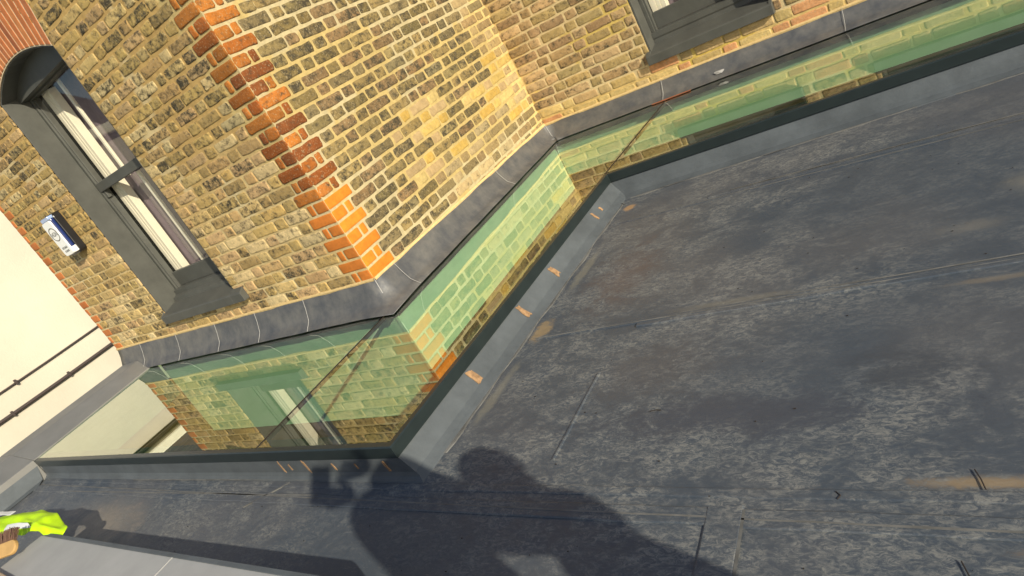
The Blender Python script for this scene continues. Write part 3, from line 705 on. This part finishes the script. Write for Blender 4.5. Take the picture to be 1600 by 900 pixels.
# ------------------------------------------------------------------ alarm box on wall A
ab = thing('alarm_box', 'white and navy blue bell box with an oval emblem fixed on the brick wall', 'alarm box', (-5.15, 2.13, .95))
def cyl_prof(pts, y0, y1, name, m, parent, bevel=.006):
    mb = MB(); n = len(pts); mb.add([(x, y0, z) for x, z in pts]+[(x, y1, z) for x, z in pts], [tuple(range(n)), tuple(range(2*n-1, n-1, -1))]+[(i, (i+1) % n, n+(i+1) % n, n+i) for i in range(n)]); return mb.build(name, m, parent, bevel=bevel)
bx0, bx1, bz0, bz1 = -5.245, -5.10, .955, 1.235
def rr(x0, x1, z0, z1, r, n=5):
    out = []
    for cx, cz, a0 in ((x1-r, z1-r, 0), (x0+r, z1-r, 90), (x0+r, z0+r, 180), (x1-r, z0+r, 270)):
        for k in range(n): a = math.radians(a0+90*k/(n-1)); out.append((cx+r*math.cos(a), cz+r*math.sin(a)))
    return out
cyl_prof(rr(bx0-.008, bx1+.012, bz0-.012, bz1+.01, .03), 2.128, 2.075, 'back_plate', 'blackp', ab)
cyl_prof(rr(bx0, bx1+.006, bz0, bz1, .028), 2.074, 2.050, 'cover', 'blue', ab)
cyl_prof(rr(bx0, bx1, bz0+.005, bz1-.022, .022), 2.0505, 2.040, 'face_plate', 'white', ab, .003)
cyl_prof(rr(bx0+.02, bx1+.004, bz1-.02, bz1+.004, .008), 2.10, 2.043, 'strobe_lens', 'paleblue', ab, .003)
cyl_prof(rr(bx1-.012, bx1+.0075, bz0+.006, bz0+.05, .006), 2.12, 2.048, 'end_cap', 'white', ab, .003)
em = MB(); n = 28; exx, ez = (bx0+bx1)/2, bz0+.165
for (ra, rb) in ((.060, .052),):
    vs = [(exx+math.cos(2*math.pi*i/n)*r*1.0, 2.0395, ez+math.sin(2*math.pi*i/n)*r*.82) for r in (ra, rb) for i in range(n)]
    em.add(vs+[(x, 2.0405, z) for x, y, z in vs], [(i, (i+1) % n, n+(i+1) % n, n+i) for i in range(n)]+[(2*n+i, i, (i+1) % n, 2*n+(i+1) % n) for i in range(n)])
em.build('oval_emblem', 'blackp', ab)
def text(s, P, size, parent, m='blackp', name='lettering'):
    c = bpy.data.curves.new(name, 'FONT'); c.body = s; c.size = size*S; c.align_x = 'CENTER'; c.align_y = 'CENTER'; c.extrude = .0004
    o = bpy.data.objects.new(name, c); col.objects.link(o); o.rotation_euler = (math.pi/2, 0, 0); o.location = Vector(P)*S
    bpy.context.view_layer.update(); dg = bpy.context.evaluated_depsgraph_get(); me = bpy.data.meshes.new_from_object(o.evaluated_get(dg)); me.transform(o.matrix_world); bpy.data.objects.remove(o)
    q = bpy.data.objects.new(name, me); col.objects.link(q); me.materials.clear(); me.materials.append(M[m]); attach(q, parent); return q
text('HGN', (exx, 2.0393, ez), .042, ab); text('020 8665', (exx, 2.0393, bz0+.062), .022, ab); text('ALARMS', (exx, 2.0393, bz0+.036), .020, ab)

# ------------------------------------------------------------------ near kerb
kb = MB(); kb.prism([(-3.395, .556), (-1.30, .556), (-1.30, -1.5), (-3.9, -1.5)], ZR+.0, .1)
k_ = kb.build('roof_kerb', 'kerbrub', None, bevel=.006); tag(k_, 'smooth light grey raised kerb in the near left corner', 'kerb')
mb = MB(); mb.box((-2.220, -1.4, .1002), (-2.212, .552, .1022)); mb.build('lap_joint', 'kerbrub', k_)
mb = MB(); mb.box((-3.38, .540, .1002), (-1.31, .555, .104)); mb.build('edge_trim', 'upstand', k_, bevel=.001)

# hi-vis vest crumpled over the kerb end
def crumple(poly_rows, name, m, parent, amp=.012, seed=0, thick=.004, sub=2):
    nr = len(poly_rows); nc = len(poly_rows[0]); mb = MB()
    mb.add([p for r in poly_rows for p in r], [(i*nc+j, i*nc+j+1, (i+1)*nc+j+1, (i+1)*nc+j) for i in range(nr-1) for j in range(nc-1)])
    o = mb.build(name, m, parent, smooth=True)
    bm = bmesh.new(); bm.from_mesh(o.data); bmesh.ops.subdivide_edges(bm, edges=bm.edges, cuts=3, use_grid_fill=True, smooth=.6)
    for v in bm.verts:
        p = v.co*15+Vector((seed, 0, 0)); d = noise.fractal(p, .9, 2.0, 3); rdg = 1-abs(noise.noise(p*1.6+Vector((5, 5, 5))))*2
        v.co += Vector((0, .3, 1)).normalized()*(d*amp+rdg*amp*.7)
    bm.to_mesh(o.data); bm.free()
    s_ = o.modifiers.new('s', 'SOLIDIFY'); s_.thickness = thick
    ss = o.modifiers.new('ss', 'SUBSURF'); ss.levels = 1; ss.render_levels = 1
    return o
vest = thing('hi_vis_vest', 'crumpled fluorescent yellow safety vest with silver tape thrown over the kerb end', 'vest', (-3.5, .55, .1))
rows = [[(-4.35, .62, .04), (-4.0, .64, .08), (-3.75, .66, .09), (-3.52, .655, .095), (-3.36, .62, .09), (-3.24, .595, .085)],
        [(-4.30, .56, .11), (-4.0, .57, .125), (-3.75, .60, .13), (-3.55, .60, .13), (-3.38, .58, .115), (-3.21, .57, .09)],
        [(-4.25, .50, .12), (-3.95, .51, .15), (-3.72, .54, .13), (-3.52, .555, .13), (-3.38, .56, .125), (-3.22, .545, .07)],
        [(-4.15, .44, .11), (-3.85, .46, .13), (-3.64, .49, .13), (-3.50, .52, .125), (-3.40, .545, .115), (-3.26, .53, .03)]]
crumple(rows, 'cloth', 'hiviz', vest, .017)
def lift(r, dz): return [(x, y, z+dz) for x, y, z in r]
tape = [[(-3.68, .53, .156), (-3.58, .545, .154), (-3.49, .556, .150)], [(-3.66, .50, .148), (-3.56, .52, .147), (-3.45, .545, .136)]]
tp = crumple(tape, 'reflective_tape', 'reflect', vest, .004, 3, .003)
tape = [[(-4.1, .60, .138), (-3.95, .605, .142), (-3.82, .61, .146)], [(-4.1, .57, .146), (-3.95, .575, .152), (-3.82, .58, .154)]]
crumple(tape, 'reflective_tape', 'reflect', vest, .004, 5, .003)

# scrubbing brush lying on its side
br = thing('scrubbing_brush', 'small wooden hand brush with dark bristles lying against the yellow vest', 'brush', (-3.4, .45, .1))
def oblong(C, U, V, Wn, lu, lv, lw, name, m, parent, bev):
    mb = MB(); r = lv*.95; n = 8; pts = []
    for sgn in (1, -1):
        for k in range(n+1): a = -math.pi/2+math.pi*k/n; pts.append((sgn*(lu-r)+sgn*r*math.cos(a), sgn*r*math.sin(a)*1.0))
    mb.extr(pts, Vector(C)-Wn*lw/2, None, U, V, Wn*lw); return mb.build(name, m, parent, bevel=bev)
bu = (Vector((-3.335, .425, 0))-Vector((-3.60, .37, 0))).normalized(); bu = Vector((.93, .37, 0)).normalized(); bv = Vector((-.28, .70, .66)).normalized(); bv = (bv-bu*bv.dot(bu)).normalized(); bw = bu.cross(bv)
if bw.z < 0: bw = -bw
BC = Vector((-3.43, .415, .150))
oblong(BC, bu, bv, bw, .105, .030, .016, 'brush_block', 'wood', br, .004)
bs = MB()
for i in range(26):
    for j in range(6):
        p = BC+bu*(-.09+.18*i/25)+bw*0+bv*(.026); q = p+(bv*.036)+bu*random.gauss(0, .004)+bw*random.gauss(0, .006); p = p+bw*(-.006+.0024*j)
        bs.tube([p, q+bv*.012+bw*(-.008+.0032*j)], .0016, 3)
bs.build('bristles', 'bristle', br)
# weathered timber batten
tb = MB(); d = (Vector((-2.98, .335, 0))-Vector((-3.52, .335, 0))).normalized(); 
tb.extr([(-.022, 0), (.022, 0), (.022, .022), (-.022, .022)], Vector((-3.62, .352, .102)), None, Vector((0.06, 1, 0)), Vector((0, 0, 1)), Vector((.62, -.035, 0)))
tag(tb.build('timber_batten', 'oldwood', None, bevel=.003), 'short weathered pale timber batten lying on the kerb beside the brush', 'batten')

# small debris on the membrane
def twig(pts, r=.0013):
    mb = MB(); mb.tube([(x, y, ZR+.004) for x, y in pts], r, 5); return mb.build('twig', 'twig')
tw = [('dark curved twig on the tan stain near the right edge', [(-.215, 1.115), (-.205, 1.09), (-.198, 1.065)]),
      ('long thin twig at the lower right corner of the roof', [(-.236, .905), (-.222, .87), (-.214, .84)]),
      ('tiny curled twig on the membrane left of the tan stain', [(-.455, 1.055), (-.445, 1.045), (-.450, 1.035)]),
      ('short twig lying across the dusty middle of the roof', [(-.985, 1.34), (-.965, 1.345), (-.95, 1.342)]),
      ('thin black sliver caught on the upstand by the inner glass corner', [(-1.76, 2.985), (-1.725, 2.97), (-1.70, 2.95)])]
for i, (lb, p) in enumerate(tw): tag(twig(p), lb, 'twig', 'twigs scattered on the roof')
sp = MB()
for i in range(260):
    x = random.uniform(-3.5, .6); y = random.uniform(.6, 2.9)
    if x < -1.6 and y > 1.0: continue
    s_ = random.uniform(.0008, .0026); sp.box((x, y, ZR+.001), (x+s_*random.uniform(.8, 2.5), y+s_, ZR+.001+s_*.7))
gr = sp.build('grit', 'twig'); gr['kind'] = 'stuff'; gr['label'] = 'fine dark grit scattered over the membrane'; gr['category'] = 'grit'

# ------------------------------------------------------------------ photographer (behind the camera, casts the shadow)
NC = Vector((.418, .908, 0)); UC = Vector((-.908, .418, 0))
def B(c, a, h): v = NC*c+UC*a; return Vector((v.x, v.y, h+ZR))
per = thing('person', 'person in dark jacket kneeling on the roof and holding up a phone', 'person', tuple(B(.33, -.62, 0)))
def skin(name, verts, edges, rad, m, parent, root=0, lv=2):
    me = bpy.data.meshes.new(name); me.from_pydata([tuple(v*S) for v in verts], edges, []); o = bpy.data.objects.new(name, me); col.objects.link(o)
    o.modifiers.new('skin', 'SKIN')
    for i, sv in enumerate(me.skin_vertices[0].data): sv.radius = (rad[i]*S, rad[i]*S)
    me.skin_vertices[0].data[root].use_root = True
    s_ = o.modifiers.new('ss', 'SUBSURF'); s_.levels = lv; s_.render_levels = lv
    bpy.context.view_layer.update(); dg = bpy.context.evaluated_depsgraph_get(); m2 = bpy.data.meshes.new_from_object(o.evaluated_get(dg)); bpy.data.objects.remove(o)
    for p in m2.polygons: p.use_smooth = True
    q = bpy.data.objects.new(name, m2); col.objects.link(q); m2.materials.clear(); m2.materials.append(M[m]); attach(q, parent); return q
pelvis = B(.34, -.60, .46)
V = [B(.42, -.66, .42), B(.41, -.60, .54), B(.39, -.56, .66), B(.40, -.52, .90),      # 0-3 spine
     B(.48, -.56, .87), B(.17, -.46, .72),                                          # 4,5 shoulders
     B(.275, -.36, .94), B(.18, -.15, 1.17),                                         # 6 elbow R ,7 wrist R
     B(.13, -.35, .87), B(.085, -.14, 1.12),                                         # 8 elbow L ,9 wrist L
     B(.45, -.60, .42), B(.26, -.60, .42), B(.46, -.36, .07), B(.20, -.36, .07),     # hips, knees
     B(.45, -.74, .06), B(.22, -.74, .06), B(.45, -.88, .05), B(.22, -.88, .05)]
E_ = [(0, 1), (1, 2), (2, 3), (3, 4), (2, 5), (4, 6), (6, 7), (5, 8), (8, 9), (0, 10), (0, 11), (10, 12), (11, 13), (12, 14), (13, 15), (14, 16), (15, 17)]
Rr = [.15, .145, .125, .09, .085, .08, .095, .085, .12, .10, .09, .09, .06, .06, .045, .045, .035, .035]
skin('body', V, E_, Rr, 'jacket', per)
hc = B(.405, -.50, .985)
hv = [B(.385, -.53, .90), B(.395, -.50, .96), B(.405, -.47, 1.02), B(.410, -.455, 1.065)]
skin('head', hv, [(0, 1), (1, 2), (2, 3)], [.075, .066, .070, .062], 'skin', per)
mb = MB(); n = 12; vs = []; fs = []
for i in range(7):
    th = math.pi*.62*i/6
    for k in range(n): a = 2*math.pi*k/n; vs.append(B(.410, -.467, 1.060)+Vector((math.sin(th)*math.cos(a)*.080, math.sin(th)*math.sin(a)*.080, math.cos(th)*.085)))
for i in range(6):
    for k in range(n): fs.append((i*n+k, i*n+(k+1) % n, (i+1)*n+(k+1) % n, (i+1)*n+k))
mb.add(vs, fs); mb.build('hair', 'hair', per, smooth=True)
# phone: thin slab just behind the lens, held by the hands
ph = MB(); c0 = CAM-FWD*.020; rdir = RIGHT; ddir = DOWN
ph.extr([(-.036, -.115), (.036, -.115), (.036, .030), (-.036, .030)], c0, None, rdir, ddir, FWD*-.008)
tag(ph.build('mobile_phone', 'blackp', None, bevel=.002), 'slim black phone held up in both hands', 'phone')
def hand(wr, target, side, name='hand'):
    d = (target-wr).normalized(); s_ = side.normalized(); up_ = d.cross(s_).normalized()
    palm = wr+d*.045; verts = [wr, palm, palm+d*.03]; edges = [(0, 1), (1, 2)]; rad = [.026, .034, .030]
    for k in range(4):
        b0 = palm+d*.03+s_*(-.028+.019*k); L = (.030, .036, .033, .025)[k]; i0 = len(verts)
        verts += [b0, b0+d*L+up_*.006, b0+d*L*1.5+up_*.022]; rad += [.0095, .0085, .007]; edges += [(2, i0), (i0, i0+1), (i0+1, i0+2)]
    i0 = len(verts); verts += [wr+d*.035+s_*.035, wr+d*.06+s_*.055+up_*.015, wr+d*.085+s_*.055+up_*.025]; rad += [.013, .010, .008]; edges += [(1, i0), (i0, i0+1), (i0+1, i0+2)]
    skin(name, verts, edges, rad, 'skin', per, root=1)
hand(V[7], CAM-FWD*.055+RIGHT*.03-DOWN*.09, -DOWN); hand(V[9], CAM-FWD*.06-RIGHT*.01-DOWN*.0, -DOWN)
